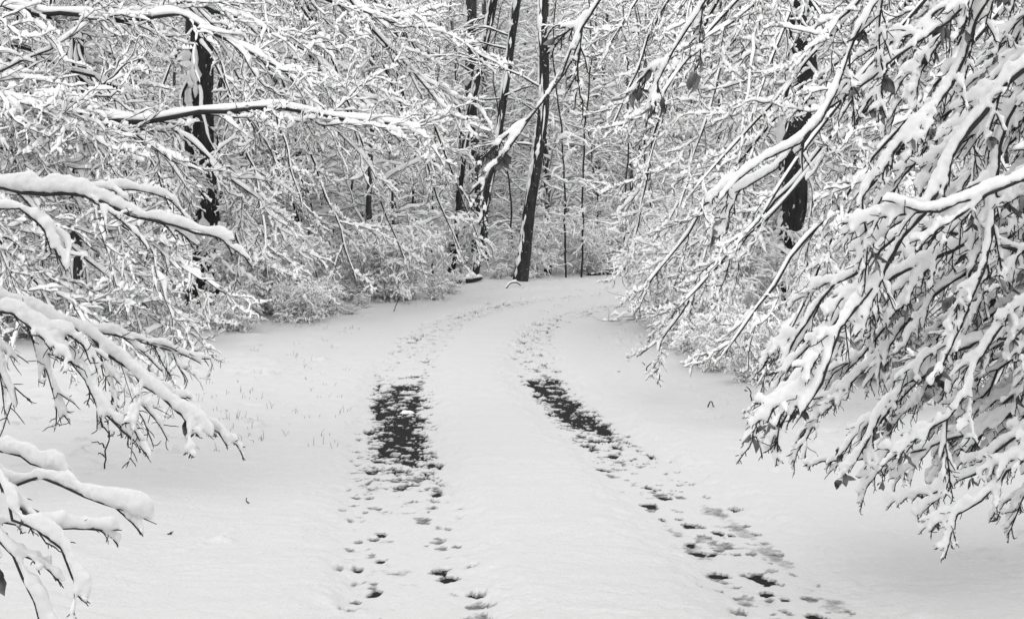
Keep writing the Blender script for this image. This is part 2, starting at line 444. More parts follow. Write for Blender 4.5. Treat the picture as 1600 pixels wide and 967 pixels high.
def arc(a, b, rise=.25, seed=0, sag=0):
    """a bough leaving a, rising a little, then drooping to b"""
    rng = np.random.default_rng(seed)
    a = np.asarray(a, float); b = np.asarray(b, float); L = np.linalg.norm(b - a)
    m1 = a + (b - a) * .33 + UP * rise * L * .9; m2 = a + (b - a) * .68 + UP * rise * L * .8
    for m in (m1, m2): m += rng.normal(size=3) * L * .025
    return [a, m1, m2, b]

# ------------------------------------------------------------------ the road, its tracks and the snow
CENTRE = np.array([(.62, 2), (.55, 4), (.37, 6.5), (.05, 10), (-.22, 13.6), (-.43, 17), (-.5, 18.7), (-.42, 21), (-.1, 23.2), (.6, 25.2), (1.8, 26.9), (3.6, 28.2), (6, 29.2), (10, 30.2), (16, 31)])
LEFT = np.array([(-.30, 2), (-.35, 4), (-.45, 6.5), (-.72, 9), (-.95, 11.5), (-1.05, 13.6), (-1.22, 16), (-1.30, 18.7), (-1.25, 20.5), (-1.0, 22.4), (-.45, 24.3), (.3, 26), (1.5, 27.6), (3.4, 29), (6, 30), (10, 31), (16, 31.8)])
RIGHT = np.array([(1.65, 2), (1.45, 4), (1.22, 6.5), (1.0, 9), (.75, 11.5), (.55, 13.6), (.37, 16), (.27, 18.7), (.32, 20.5), (.5, 22), (.95, 23.4), (1.7, 24.9), (2.6, 26), (4, 27.1), (6.3, 28.2), (10, 29.2), (16, 30)])
def curve2(p, n=160):
    q = resample(np.c_[p, np.zeros(len(p))], n); return q[:, :2]
LC, RC, CC = curve2(LEFT), curve2(RIGHT), curve2(CENTRE)

def lat(x, y, c):
    """signed lateral offset (left negative) and nearest index on curve c"""
    out = np.empty(x.shape); idx = np.empty(x.shape, int)
    fx, fy = x.ravel(), y.ravel(); o = out.ravel(); ii = idx.ravel()
    tg = np.gradient(c, axis=0); tg /= np.linalg.norm(tg, axis=1, keepdims=True)
    for s in range(0, len(fx), 60000):
        X = fx[s:s + 60000, None]; Y = fy[s:s + 60000, None]
        k = np.argmin((X - c[None, :, 0]) ** 2 + (Y - c[None, :, 1]) ** 2, 1)
        dx = fx[s:s + 60000] - c[k, 0]; dy = fy[s:s + 60000] - c[k, 1]
        o[s:s + 60000] = dx * tg[k, 1] - dy * tg[k, 0]; ii[s:s + 60000] = k
    return o.reshape(x.shape), ii.reshape(x.shape)

# strip of asphalt
W2 = np.linspace(-1.9, 1.9, 40)
tgc = np.gradient(CC, axis=0); tgc /= np.linalg.norm(tgc, axis=1, keepdims=True)
cc2 = curve2(CENTRE, 700); tg2 = np.gradient(cc2, axis=0); tg2 /= np.linalg.norm(tg2, axis=1, keepdims=True)
RX = cc2[:, None, 0] + W2[None] * tg2[:, None, 1]; RY = cc2[:, None, 1] - W2[None] * tg2[:, None, 0]
RZ = hgt(RX, RY)
V = np.stack([RX, RY, RZ], -1).reshape(-1, 3)
i = np.arange(699)[:, None] * 40 + np.arange(39)[None]
Q = np.stack([i, i + 1, i + 41, i + 40], -1).reshape(-1, 4)
o = link('road', mesh_np('road', V, Q, M_ROAD)); o['kind'] = 'structure'

# footprints: photo column, row, width (px), kind (0 shallow, 1 grey slush, 2 down to the asphalt)
PRINTS = [(561,680,9,2),(561,699,9,2),(559,718,10,2),(581,730,18,1),(559,742,10,2),(581,755,16,1),(556,766,12,2),(581,782,18,1),(561,797,12,2),(595,824,16,2),
 (562,835,10,2),(581,855,16,1),(595,863,16,2),(559,878,14,2),(583,901,20,1),(586,913,20,2),(556,927,20,2),(547,941,22,2),(591,958,24,2),(574,803,10,0),(552,868,14,0),
 (648,739,26,1),(684,763,20,2),(676,772,20,1),(675,784,16,2),(657,799,26,1),(664,806,20,1),(651,820,22,0),(685,834,26,1),(690,843,18,1),(702,850,24,0),
 (687,880,32,2),(699,891,26,2),(703,904,26,0),(753,916,20,2),(750,929,32,1),(750,944,30,1),(718,963,36,2),(744,955,34,1),
 (929,693,18,2),(973,695,12,2),(965,712,24,1),(958,705,22,2),(943,725,20,2),(957,734,22,1),(1003,720,10,2),(1015,752,20,2),(1033,765,24,1),(1037,767,16,2),(1013,779,22,2),(1018,786,20,1),(1004,741,14,0),
 (1086,810,26,1),(1075,808,16,2),(1120,821,18,2),(1108,831,34,1),(1086,849,26,2),(1149,853,14,2),(1128,840,26,1),(1207,878,20,1),(1191,891,30,2),(1120,890,28,1),(1123,910,16,2),
 (1097,907,14,1),(1200,913,18,2),(1166,924,34,1),(1150,942,26,1),(1179,960,38,1),(1217,955,20,2),(1285,950,28,2),(1140,867,30,0),(1170,880,30,0),(1216,905,30,0),(1240,935,34,0),
 (852,486,12,1),(856,497,11,1),(839,505,11,1),(827,521,10,1),(817,533,9,1),(812,546,12,1),(827,561,14,1),(849,566,14,1),(839,574,14,1),(854,583,16,1),(832,591,16,2),(847,603,20,2),(838,612,14,2),
 (649,583,14,2),(648,602,16,2),(666,562,16,1),(658,591,14,1),(618,600,10,1),(604,612,12,1),(626,585,10,1),(640,560,9,1),(652,533,10,0),(655,545,8,0),
 (870,478,12,0),(885,470,12,0),(905,466,12,0),(863,489,10,0),(930,462,14,0),(955,458,14,0),(700,503,12,0),(745,488,14,0),(790,474,14,1),(775,478,12,1),(812,468,14,0),(840,465,14,0),(760,474,12,1),(725,490,12,0),
 (820,548,8,0),(905,455,16,0),(945,452,16,0),(870,560,10,0),(705,525,8,1),(707,528,6,1)]

_r = np.random.default_rng(44)
EXTRA = []
for cv, offs in ((LC, (-.31, -.22, .24, .30)), (RC, (-.18, -.05, .12, .25))):
    tgv = np.gradient(cv, axis=0); tgv /= np.linalg.norm(tgv, axis=1, keepdims=True)
    for of in offs:
        yy_ = 6.2
        while yy_ < 24:
            k_ = int(np.argmin(np.abs(cv[:, 1] - yy_))); o_ = of + _r.normal() * .04
            EXTRA.append((cv[k_, 0] + o_ * tgv[k_, 1], cv[k_, 1] - o_ * tgv[k_, 0], .011 + .024 * _r.random() ** 2, int(_r.choice([1, 1, 2]))))
            yy_ += .12 + .3 * _r.random() * (1 + .05 * yy_)
def snow_field():
    # lattice dense where the tracks are and near the viewer, coarse far out
    def prog(a, b, s0, g):
        o = [a]; s = s0
        while o[-1] < b: o.append(o[-1] + s); s *= g
        return np.array(o)
    xm = np.arange(-1.9, 2.3, .0125)
    xr = prog(2.3, 150, .02, 1.02); xl = -prog(1.9, 150, .02, 1.02)[::-1]
    xs = np.r_[xl[:-1], xm, xr[1:]] if xr[0] <= xm[-1] + .0126 else np.r_[xl[:-1], xm, xr]
    xs = np.unique(np.round(xs, 5))
    ys = [-6.0]; 
    while ys[-1] < 315:
        y = ys[-1]
        st = .25 if y < 4.5 else (.0034 * y if y < 32 else .03 * (y - 28))
        ys.append(y + min(st, 6))
    ys = np.array(ys)
    X, Y = np.meshgrid(xs, ys)
    h = hgt(X, Y)
    m = (np.abs(X) < 18) & (Y > 1) & (Y < 34)
    ll = np.full(X.shape, 9.); rl = np.full(X.shape, 9.); cl = np.full(X.shape, 20.)
    a, ia = lat(X[m], Y[m], LC); b, ib = lat(X[m], Y[m], RC); c, ic = lat(X[m], Y[m], CC)
    ll[m] = a; rl[m] = b; cl[m] = c
    big = fbm(X * .55, Y * .55, 3, 2)
    # soft wind terraces running across the view, broken and wandering
    wy = Y * 1.9 + 5.5 * fbm(X * .5, Y * .55, 5, 31) + .35 * X
    rip = np.mod(wy, 1); rip = np.where(rip < .82, rip / .82, (1 - rip) / .18)
    rip = rip * sstep(-.25, .35, fbm(X * .9, Y * 1.4, 3, 36))
    wy2 = Y * 4.6 + 6.5 * fbm(X * .8, Y * .9, 5, 33) - .4 * X
    ripb = np.mod(wy2, 1); ripb = np.where(ripb < .8, ripb / .8, (1 - ripb) / .2) * sstep(-.1, .4, fbm(X * 1.7, Y * 2.4, 3, 37))
    rip2 = fbm(X * 1.6, Y * 4.5, 3, 41)
    fine = fbm(X * 8, Y * 13, 3, 51)
    near = 1 - sstep(24, 34, Y)
    th = .066 + .014 * big + near * (.0085 * rip + .0062 * ripb + .007 * rip2 + .0040 * fine)
    pit = np.clip(fbm(X * 6.5, Y * 5.5, 2, 151) - .36, 0, 1) * sstep(-.1, .3, fbm(X * .7, Y * .6, 2, 161))
    clump = np.clip(fbm(X * 8, Y * 7, 3, 171) - .40, 0, 1) * sstep(0, .35, fbm(X * .9, Y * .8, 2, 181))
    th = th + sstep(1.5, 2.2, np.abs(cl)) * near * (.16 * clump - .18 * pit)
    offroad = sstep(1.7, 2.6, np.abs(cl))
    th = th + offroad * (.05 + .035 * fbm(X * 1.3, Y * 1.3, 3, 61))
    # wheel tracks
    lump = fbm(X * 11, Y * 9, 4, 71, .6); lump2 = fbm(X * 26, Y * 20, 3, 81, .6); mid = fbm(X * 3.2, Y * 2.6, 3, 91)
    wob = .07 * fbm(X * 2, Y * 2, 3, 101)
    far = sstep(17, 21, Y)
    for l, lc, rc in ((ll, -.34, .34), (rl, -.30, .30)):
        half = .36 - .10 * far
        inn = 1 - sstep(half - .20, half + .22, np.abs(l + wob + .10 * lump))
        th = th * (1 - inn) + inn * (np.where(Y > 17, .040, .0135) + .006 * mid + .005 * lump + .003 * lump2)
        # loose specks along the rims of the tracks
    rim = np.exp(-((np.abs(ll) - .30) / .07) ** 2) + np.exp(-((np.abs(rl) - .22) / .10) ** 2)
    th = th - rim * .006 * (1 + lump) * (1 - .6 * far)
    farspeck = np.exp(-((np.abs(ll) - .1) / .18) ** 2) + np.exp(-((np.abs(rl) - .05) / .2) ** 2)
    th = th - far * np.clip(farspeck, 0, 1) * np.clip(lump * 1.4 + .6 * lump2 - .16, 0, 1) * .19 * near
    # bare patches of asphalt, ragged, with thin snow pads left on them
    pad = fbm(X * 12, Y * 9, 5, 131, .78) * 1.15; pad2 = fbm(X * 3.4, Y * 2.2, 3, 141)
    def patch(l, lo, hi, y0, y1, soft):
        d = np.minimum(np.minimum(l - lo, hi - l) / .17, np.minimum(Y - y0, y1 - Y) / soft)
        return d + .55 * pad2
    pl = patch(ll + .10 * sstep(14.5, 10.5, Y) * -1 + .03, -.31, .27, 9.2, 16.8, 2.4)
    pr = patch(rl, -.22, .26, 10.6, 17.6, 2.5)
    for p in (pl, pr):
        k = sstep(-.9, .45, p)
        bare = .018 * sstep(.8, -.5, p) + .012 + .050 * (pad - .17 * np.clip(p, -.6, 1.2))
        bare = np.minimum(bare, .021)
        bare = bare - .011 * sstep(.1, 1.0, p)
        th = th * (1 - k) + k * bare
    # footprints
    rs = np.random.default_rng(5)
    wet = np.zeros(X.shape)
    slush = np.full(X.shape, 9.)
    for (u, v, w, kd) in PRINTS + EXTRA:
        gx, gy = hit(u, v) if w > 1 else (u, v)
        if w < 1: w = w * F / (.52 * gy)
        bx = max(.52 * w * gy / F, .016); by = bx * (1.7 + .7 * rs.random()) if gy < 12 else bx * 2.6
        x0, x1 = np.searchsorted(xs, [gx - 3 * bx, gx + 3 * bx]); y0, y1 = np.searchsorted(ys, [gy - 3 * by, gy + 3 * by])
        if x1 - x0 < 2 or y1 - y0 < 2: continue
        sl = (slice(y0, y1), slice(x0, x1))
        rt = rs.normal() * .25
        dx = X[sl] - gx; dy = Y[sl] - gy
        ax = (dx * math.cos(rt) - dy * math.sin(rt)) / bx; ay = (dx * math.sin(rt) + dy * math.cos(rt)) / by
        rr = np.sqrt(np.abs(ax) ** 2.4 + np.abs(ay) ** 2.4 + 1e-9) ** .83 + .75 * lump[sl] + .4 * lump2[sl]
        k = 1 - sstep(.62, 1.15, rr)
        fl = {0: .014, 1: .006, 2: -.010}[kd]
        fl = fl + (.006 * lump2[sl] + (.012 * np.clip(lump[sl], 0, 1) if kd == 2 else 0))
        th[sl] = th[sl] * (1 - k) + k * np.minimum(fl, th[sl])
    wet = sstep(.021, .003, th) if False else 1 - sstep(.001, .012, th)
    onroad = 1 - sstep(1.5, 1.9, np.abs(cl))
    th = np.where(onroad > .01, th, np.maximum(th, .05))
    wet = wet * onroad
    Z = h + th
    # dips under the asphalt are cut deeper so that the rims stay crisp
    Z = np.where(th < -.002, h - .012, Z)
    global SX, SY, SZ
    SX, SY, SZ = xs, ys, Z
    ny, nx = X.shape
    V = np.stack([X, Y, Z], -1).reshape(-1, 3)
    i = np.arange(ny - 1)[:, None] * nx + np.arange(nx - 1)[None]
    Q = np.stack([i, i + 1, i + nx + 1, i + nx], -1).reshape(-1, 4)
    me = mesh_np('ground', V, Q, M_GROUND)
    at = me.attributes.new('wet', 'FLOAT', 'POINT'); at.data.foreach_set('value', wet.ravel().astype(np.float32))
    o = link('ground', me); o['kind'] = 'structure'
    print('ground verts', len(V))
snow_field()

def snowz(x, y):
    i = np.clip(np.searchsorted(SX, x) - 1, 0, len(SX) - 2); j = np.clip(np.searchsorted(SY, y) - 1, 0, len(SY) - 2)
    return SZ[j:j + 2, i:i + 2].mean() if np.isscalar(x) else np.array([SZ[b:b + 2, a:a + 2].mean() for a, b in zip(i, j)])
def on_ground(u, v):
    x, y = hit(u, v); return np.array([x, y, float(snowz(x, y))])

# ------------------------------------------------------------------ near trees, left
VOX = .0065
Q_FG_L = dict(flow=(.62, .0, -.5), L1=.5, k1=13, k2=7, k3=4, s0=.047, s1=.034, s2=.023, a1=22, a2=28, ks=11, f1=.55, f2=.25, d1=.35, d2=.3, wob0=.010, t0=.36, n0=36, n1=22, n2=11, n3=6, p3=.12, tp=.62, rt=.0015, rm=.0028, wob=.2, jit=.035, gp=.05, up=1, sm=1, vox=.0048, plane=(0, -.8, .6))
t = thing('beech_tree', 'close beech reaching in low from the left edge with several thickly snowed boughs', 'tree', (-2.9, 3.9, float(hgt(-2.9, 3.9))))
b0 = np.array([-2.9, 3.9, 0])
trunk(t, [b0, b0 + (.03, 0, 1.5), b0 + (-.05, .1, 3.5), b0 + (0, .1, 7)], [.13, .11, .09, .05], seed=1, snowside=30)
FGL = [
 ([(-660, 180, 3.95), (-250, 262, 3.7), (0, 296, 3.5), (130, 305, 3.45), (240, 342, 3.4), (320, 370, 3.35), (362, 384, 3.3)], .010, dict(k1=7, L1=.42, t0=.5, k2=3, s0=.064)),
 ([(-660, 330, 3.95), (-250, 420, 3.8), (0, 470, 3.6), (90, 500, 3.55), (170, 550, 3.5), (235, 605, 3.4), (290, 650, 3.35), (336, 690, 3.3)], .009, dict(k1=12, L1=.5, s0=.06, t0=.42)),
 ([(-660, 345, 3.9), (-200, 470, 3.7), (0, 490, 3.4), (70, 520, 3.35), (130, 590, 3.3), (190, 660, 3.25), (246, 725, 3.2)], .007, dict(k1=6, L1=.4, s0=.055, t0=.5)),
 ([(-660, 520, 3.95), (-200, 660, 3.3), (0, 756, 3.1), (70, 748, 3.05), (140, 775, 3.0), (250, 820, 2.95)], .008, dict(k1=4, L1=.25, s0=.062, k2=2, t0=.55, k3=0)),
 ([(-660, 500, 3.9), (-150, 650, 3.4), (0, 703, 3.2), (50, 722, 3.15), (110, 748, 3.1)], .007, dict(k1=4, L1=.25, s0=.06, k2=2, t0=.6, k3=0)),
 ([(-660, 600, 3.9), (-160, 700, 3.2), (-10, 750, 2.95), (35, 800, 2.9), (75, 850, 2.85), (140, 940, 2.8)], .008, dict(k1=7, L1=.35, s0=.066, t0=.5, k2=3)),
 ([(-660, 640, 3.9), (-160, 760, 3.2), (-20, 830, 2.95), (30, 890, 2.9), (60, 950, 2.85), (90, 1010, 2.8)], .008, dict(k1=8, L1=.35, s0=.062, t0=.5, k2=3)),
 ([(-660, 280, 3.9), (-200, 330, 3.5), (0, 325, 3.3), (60, 345, 3.3), (95, 372, 3.3), (110, 420, 3.25)], .006, dict(k1=5, L1=.3, s0=.045, t0=.5, k2=2)),
]
for i_, (pp, r, over) in enumerate(FGL):
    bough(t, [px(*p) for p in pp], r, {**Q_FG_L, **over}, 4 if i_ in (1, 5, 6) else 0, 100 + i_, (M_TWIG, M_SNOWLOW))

# ------------------------------------------------------------------ near trees, right
Q_FG_R = dict(flow=(-.6, .0, -.68), L1=.72, k1=17, k2=8, k3=4, s0=.070, s1=.060, s2=.046, a1=28, a2=30, ks=11, f1=.65, f2=.35, d1=.4, d2=.4, wob0=.018, t0=.3, n0=36, n1=22, n2=11, n3=6, tp=.58, p3=.2, l2=.42, rt=.0022, rm=.0040, wob=.24, jit=.035, gp=.05, up=1, sm=1, vox=VOX, plane=(0, -.8, .55))
t = thing('beech_tree', 'close beech on the right with heavy snow and withered leaves on drooping boughs', 'tree', (3.7, 5.6, float(hgt(3.7, 5.6))))
b0 = np.array([3.7, 5.6, 0])
trunk(t, [b0, b0 + (.05, 0, 1.5), b0 + (-.05, .1, 4), b0 + (0, .1, 8)], [.17, .15, .12, .06], seed=2, snowside=30)
FGR = [
 ([(2270, -900, 5.6), (1500, -500, 4.8), (1090, -220, 4.4), (985, -60, 4.3), (940, 20, 4.25), (871, 116, 4.2), (805, 235, 4.1), (737, 300, 4.05)], .009, dict(k1=13, L1=.28, t0=.5, s0=.030, s1=.026, s2=.02, f1=.3, tp=.45, gap=0, leaf=.038), 150),
 ([(2270, -900, 5.6), (1600, -480, 4.8), (1240, -190, 4.5), (1110, -40, 4.4), (1060, 70, 4.4), (1010, 200, 4.35)], .009, dict(k1=12, L1=.4, t0=.55, s0=.042, s1=.032, s2=.024, leaf=.046), 190),
 ([(2270, -800, 5.6), (1700, -330, 4.9), (1450, -120, 4.7), (1357, 7, 4.6), (1295, 170, 4.5), (1200, 260, 4.4), (1110, 320, 4.3)], .009, dict(k1=12, L1=.4, t0=.5, s0=.046, s1=.044, s2=.034), 50),
 ([(2270, -700, 5.6), (1750, -200, 5.0), (1560, -30, 4.8), (1446, 58, 4.7), (1296, 174, 4.6), (1220, 260, 4.5), (1120, 310, 4.4)], .009, dict(k1=12, L1=.4, t0=.5, s0=.050, s1=.046, s2=.036), 50),
 ([(2270, -500, 5.6), (1800, -60, 5.2), (1640, 80, 5.0), (1540, 190, 4.9), (1450, 320, 4.8), (1380, 430, 4.7), (1300, 560, 4.6), (1240, 650, 4.55)], .016, dict(k1=13, L1=.5, t0=.42, s0=.07), 60),
 ([(2270, 80, 5.6), (1800, 240, 5.0), (1600, 290, 4.7), (1530, 312, 4.65), (1440, 332, 4.6), (1365, 320, 4.55)], .013, dict(k1=5, L1=.5, t0=.55, s0=.075), 10),
 ([(2270, -200, 5.6), (1850, 120, 5.4), (1660, 240, 5.3), (1560, 340, 5.2), (1470, 400, 5.1), (1370, 450, 5.0), (1280, 540, 4.9), (1195, 690, 4.8)], .015, dict(k1=15, L1=.5, t0=.4, s0=.07), 70),
 ([(2270, 50, 5.6), (1850, 300, 5.9), (1650, 400, 6.0), (1520, 365, 6.0), (1410, 370, 5.9), (1330, 420, 5.8), (1260, 490, 5.7), (1215, 600, 5.6)], .015, dict(k1=14, L1=.5, t0=.4, s0=.07), 60),
 ([(2270, 250, 5.6), (1850, 450, 6.2), (1650, 520, 6.4), (1540, 535, 6.4), (1450, 580, 6.4), (1380, 650, 6.3), (1330, 740, 6.2)], .014, dict(k1=13, L1=.5, t0=.4, s0=.07), 60),
 ([(2270, 380, 5.6), (1850, 560, 6.3), (1650, 620, 6.6), (1540, 660, 6.7), (1480, 690, 6.7), (1390, 700, 6.7), (1310, 735, 6.6)], .014, dict(k1=11, L1=.45, t0=.42, s0=.066), 45),
 ([(2270, 400, 5.6), (1850, 620, 6.0), (1660, 650, 6.2), (1570, 700, 6.2), (1500, 755, 6.2), (1440, 780, 6.2)], .013, dict(k1=9, L1=.42, t0=.45, s0=.066), 15),
 ([(2270, 450, 5.6), (1850, 660, 5.8), (1680, 690, 5.9), (1590, 735, 5.9), (1530, 790, 5.9), (1475, 825, 5.9)], .012, dict(k1=9, L1=.4, t0=.45, s0=.066), 8),
 ([(2270, -600, 5.6), (1900, -200, 5.2), (1720, 0, 5.1), (1620, 110, 5.0), (1560, 260, 5.0), (1530, 420, 4.9), (1490, 560, 4.9)], .013, dict(k1=13, L1=.5, t0=.42, s0=.07), 50),
 ([(2270, -800, 5.6), (1800, -350, 5.0), (1620, -130, 4.9), (1540, 0, 4.8), (1480, 120, 4.8), (1400, 220, 4.7), (1330, 330, 4.7)], .012, dict(k1=12, L1=.5, t0=.48, s0=.07), 60),
 ([(2270, 0, 5.6), (1800, 330, 5.5), (1640, 450, 5.5), (1560, 520, 5.5), (1500, 620, 5.4), (1460, 720, 5.4)], .012, dict(k1=12, L1=.5, t0=.42, s0=.066), 40),
]
for i_, (v0, e) in enumerate([(-100, (1250, 560, 6.8)), (-250, (1350, 480, 6.6)), (0, (1420, 570, 7)), (-150, (1500, 480, 7)), (150, (1560, 620, 7)), (200, (1400, 660, 7.2)), (60, (1275, 640, 7.2)), (-200, (1580, 420, 7)), (-420, (1470, 320, 6.4)), (-350, (1330, 390, 6.4)), (-600, (1400, 160, 6)), (-650, (1520, 230, 6)), (250, (1500, 700, 7.2)), (300, (1330, 705, 7.4)), (280, (1400, 725, 7.2)), (320, (1460, 735, 7)), (340, (1540, 730, 7)), (380, (1590, 790, 6.6)), (120, (1235, 690, 7)), (200, (1560, 560, 7))]):
    FGR.append(([tuple(p) for p in arc(px(2270, v0, 5.6), px(*e), .12, 900 + i_)], .012, dict(k1=13, t0=.45, L1=.5, world=1), 26))
for i_, (pp, r, over, lf) in enumerate(FGR):
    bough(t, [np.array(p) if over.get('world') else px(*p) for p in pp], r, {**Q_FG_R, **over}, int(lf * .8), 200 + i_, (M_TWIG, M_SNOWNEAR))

# ------------------------------------------------------------------ trees of the left wood edge
Q_MID_L = dict(flow=(.75, .0, -.45), L1=1.0, k1=22, k2=10, k3=4, s0=.08, s1=.060, s2=.048, a1=34, a2=40, ks=7, f1=.42, f2=.25, d1=.25, d2=.2, t0=.22, n0=24, n1=14, n2=10, n3=5, rt=.0026, rm=.0044, wob0=.03, p3=.65, tp=.5, wob=.6, gp=.14, plane=(0, -.7, .6))
def mid_tree(label, base, top, rad, boughs, Q, seed, m=M_BARK, ss=40, q2=None):
    t = thing('beech_tree', label, 'tree', tuple(base))
    trunk(t, top, rad, m, seed=seed, snowside=ss)
    for i_, (pts, r, over) in enumerate(boughs):
        bough(t, pts, r, {**Q, **over}, over.get('lf', 0), seed * 100 + i_)
    return t
def gpt(u, Y, dz=0):
    x = (u - 800) * Y / F; return np.array([x, Y, float(hgt(x, Y)) + dz])

b = gpt(-335, 9.0)
bo = []
for pp, r, s in [
  ([(-335, 60, 9), (-120, 150, 9), (0, 172, 9), (130, 180, 9), (260, 187, 9), (340, 166, 9), (420, 166, 9), (520, 186, 9), (600, 188, 9), (660, 205, 9)], .026, .085),
  ([(-335, -60, 9), (0, 12, 9.3), (100, 14, 9.3), (180, 34, 9.3), (270, 25, 9.3), (340, 60, 9.3), (420, 100, 9.3), (500, 160, 9.2)], .022, .085),
  ([(-335, -150, 9), (100, -60, 9.6), (300, 0, 9.8), (450, 60, 9.9), (600, 190, 9.9)], .02, .07),
  ([(-335, 100, 9), (0, 140, 8.6), (60, 170, 8.5), (130, 205, 8.4)], .012, .07),
  ([(-335, 180, 9), (0, 225, 8.8), (100, 280, 8.7), (200, 350, 8.6), (290, 430, 8.5)], .012, .06),
  ([(-335, 220, 9), (-50, 290, 8.8), (90, 370, 8.7), (190, 450, 8.6), (285, 525, 8.5)], .012, .06),
  ([(-335, 240, 9), (-80, 330, 8.5), (50, 440, 8.4), (150, 520, 8.3)], .012, .06),
  ([(-335, -200, 9), (200, -120, 10), (420, -40, 10.2), (560, 20, 10.3), (690, 55, 10.4)], .02, .07),
  ([(-335, -230, 9), (300, -150, 10.3), (520, -30, 10.5), (620, 80, 10.6), (690, 175, 10.6)], .02, .07),
  ([(-335, 0, 9), (-100, 60, 9.3), (60, 90, 9.6), (200, 150, 9.8), (330, 250, 9.8), (420, 330, 9.8)], .016, .06)]:
    bo.append(([px(*p) for p in pp], r, dict(s0=s, s1=.048, s2=.036, k1=30, k2=10, rt=.0017, rm=.0028)))
mid_tree('beech just outside the left edge sending a long level snow-topped bough across the wood', b, [b, b + (.05, 0, 2), b + (0, .1, 5), b + (.1, 0, 9)], [.2, .17, .14, .07], bo, Q_MID_L, 3)

# big dark trunk left of centre
def from_trunk(Y, u0, ends, r, s, seed, over=None):
    out = []
    for i_, (v0, e) in enumerate(ends):
        out.append((arc(px(u0, v0, Y), px(*e), .13, seed + i_), r, dict(s0=s, **(over or {}))))
    return out
Y = 23.5; b = gpt(318, Y)
bo = from_trunk(Y, 312, [(-60, (470, 330, 21.0)), (-120, (560, 440, 22.0)), (-200, (640, 430, 23.5)), (-280, (720, 400, 24.5)), (-350, (765, 420, 26.0)), (60, (420, 440, 20.5)), (40, (200, 430, 20.5)),
   (-160, (590, 290, 22.5)), (-260, (680, 280, 23.5)), (-330, (715, 190, 24.5)), (120, (380, 470, 21.5)), (100, (250, 470, 22.0)), (-60, (130, 330, 21.5)), (-40, (500, 450, 24.5)), (-300, (640, 120, 23.5)), (-250, (480, 160, 21.0)), (-330, (560, 80, 21.5)), (-200, (380, 130, 20.5))], .03, .07, 30,
   dict(L1=1.25, s1=.088, s2=.072, rt=.0038, rm=.0056, k1=14, k2=8))
mid_tree('thick dark-trunked tree left of the road with snowy sprays drooping to its right', b, [b, px(318, 330, Y), px(310, 180, Y), px(312, 20, Y), px(318, -200, Y), px(310, -500, Y)], [.28, .25, .24, .22, .19, .12], bo, Q_MID_L, 4)

Y = 19.5; b = gpt(112, Y)
bo = from_trunk(Y, 120, [(-100, (250, 250, 18.0)), (0, (300, 400, 18.0)), (60, (260, 480, 18.5)), (100, (170, 480, 18.0)), (-150, (380, 200, 19.0)), (-60, (40, 300, 18.0)), (40, (20, 420, 18.0)), (-200, (450, 300, 20.0)), (120, (330, 520, 19.5)), (-150, (20, 80, 18.0)), (-220, (230, 60, 18.5)), (100, (60, 500, 19.0))], .02, .06, 60,
   dict(L1=.85, s1=.082, s2=.066, rt=.004, rm=.006, k1=14, k2=8))
mid_tree('slim crooked dark tree among tangled snowy twigs near the left edge', b, [b, px(118, 400, Y), px(106, 250, Y), px(118, 130, Y), px(123, 40, Y), px(128, -150, Y), px(120, -400, Y)], [.1, .09, .085, .085, .075, .07, .05], bo, Q_MID_L, 5)

Y = 20.5; b = gpt(36, Y)
bo = from_trunk(Y, 40, [(0, (140, 330, 19.0)), (-80, (200, 200, 19.0)), (100, (120, 470, 19.5)), (60, (-60, 400, 19.0)), (-140, (250, 100, 19.5)), (-100, (-50, 200, 19.0)), (140, (60, 500, 19.0)), (-200, (100, 40, 19.0))], .02, .06, 90,
   dict(L1=.85, s1=.082, s2=.066, rt=.004, rm=.006, k1=14, k2=8))
mid_tree('leftmost trunk of the wood edge, thin and dark behind snowy sprays', b, [b, px(42, 330, Y), px(38, 200, Y), px(44, 0, Y), px(40, -300, Y)], [.1, .09, .08, .08, .05], bo, Q_MID_L, 6)

# ------------------------------------------------------------------ trees of the right wood edge
Q_MID_R = {**Q_MID_L, 'flow': (-.6, -.05, -.65), 'd1': .4}
Y = 22.0; b = gpt(1212, Y)
bo = from_trunk(Y, 1245, [(-60, (1060, 330, 18.5)), (-150, (1000, 300, 19)), (60, (1080, 470, 18)), (120, (1150, 520, 18)), (-250, (950, 210, 20)), (-200, (980, 440, 20.5)), (100, (1330, 470, 18)), (20, (1380, 400, 18.5)), (-60, (1330, 240, 18)), (-300, (1060, 110, 18.5)), (-240, (1170, 200, 17.5)), (-20, (1130, 380, 17.5)), (-320, (930, 110, 20)), (-200, (1400, 160, 18.5)), (160, (1040, 520, 19))], .028, .07, 130,
   dict(L1=1.15, s1=.088, s2=.072, rt=.0038, rm=.0056, k1=15, k2=8))
mid_tree('thickest dark trunk right of the road, bent, among white drooping sprays', b, [b, px(1218, 400, Y), px(1240, 330, Y), px(1238, 240, Y), px(1252, 120, Y), px(1254, 0, Y), px(1262, -300, Y), px(1255, -500, Y)], [.19, .18, .24, .24, .21, .2, .17, .12], bo, Q_MID_R, 7)

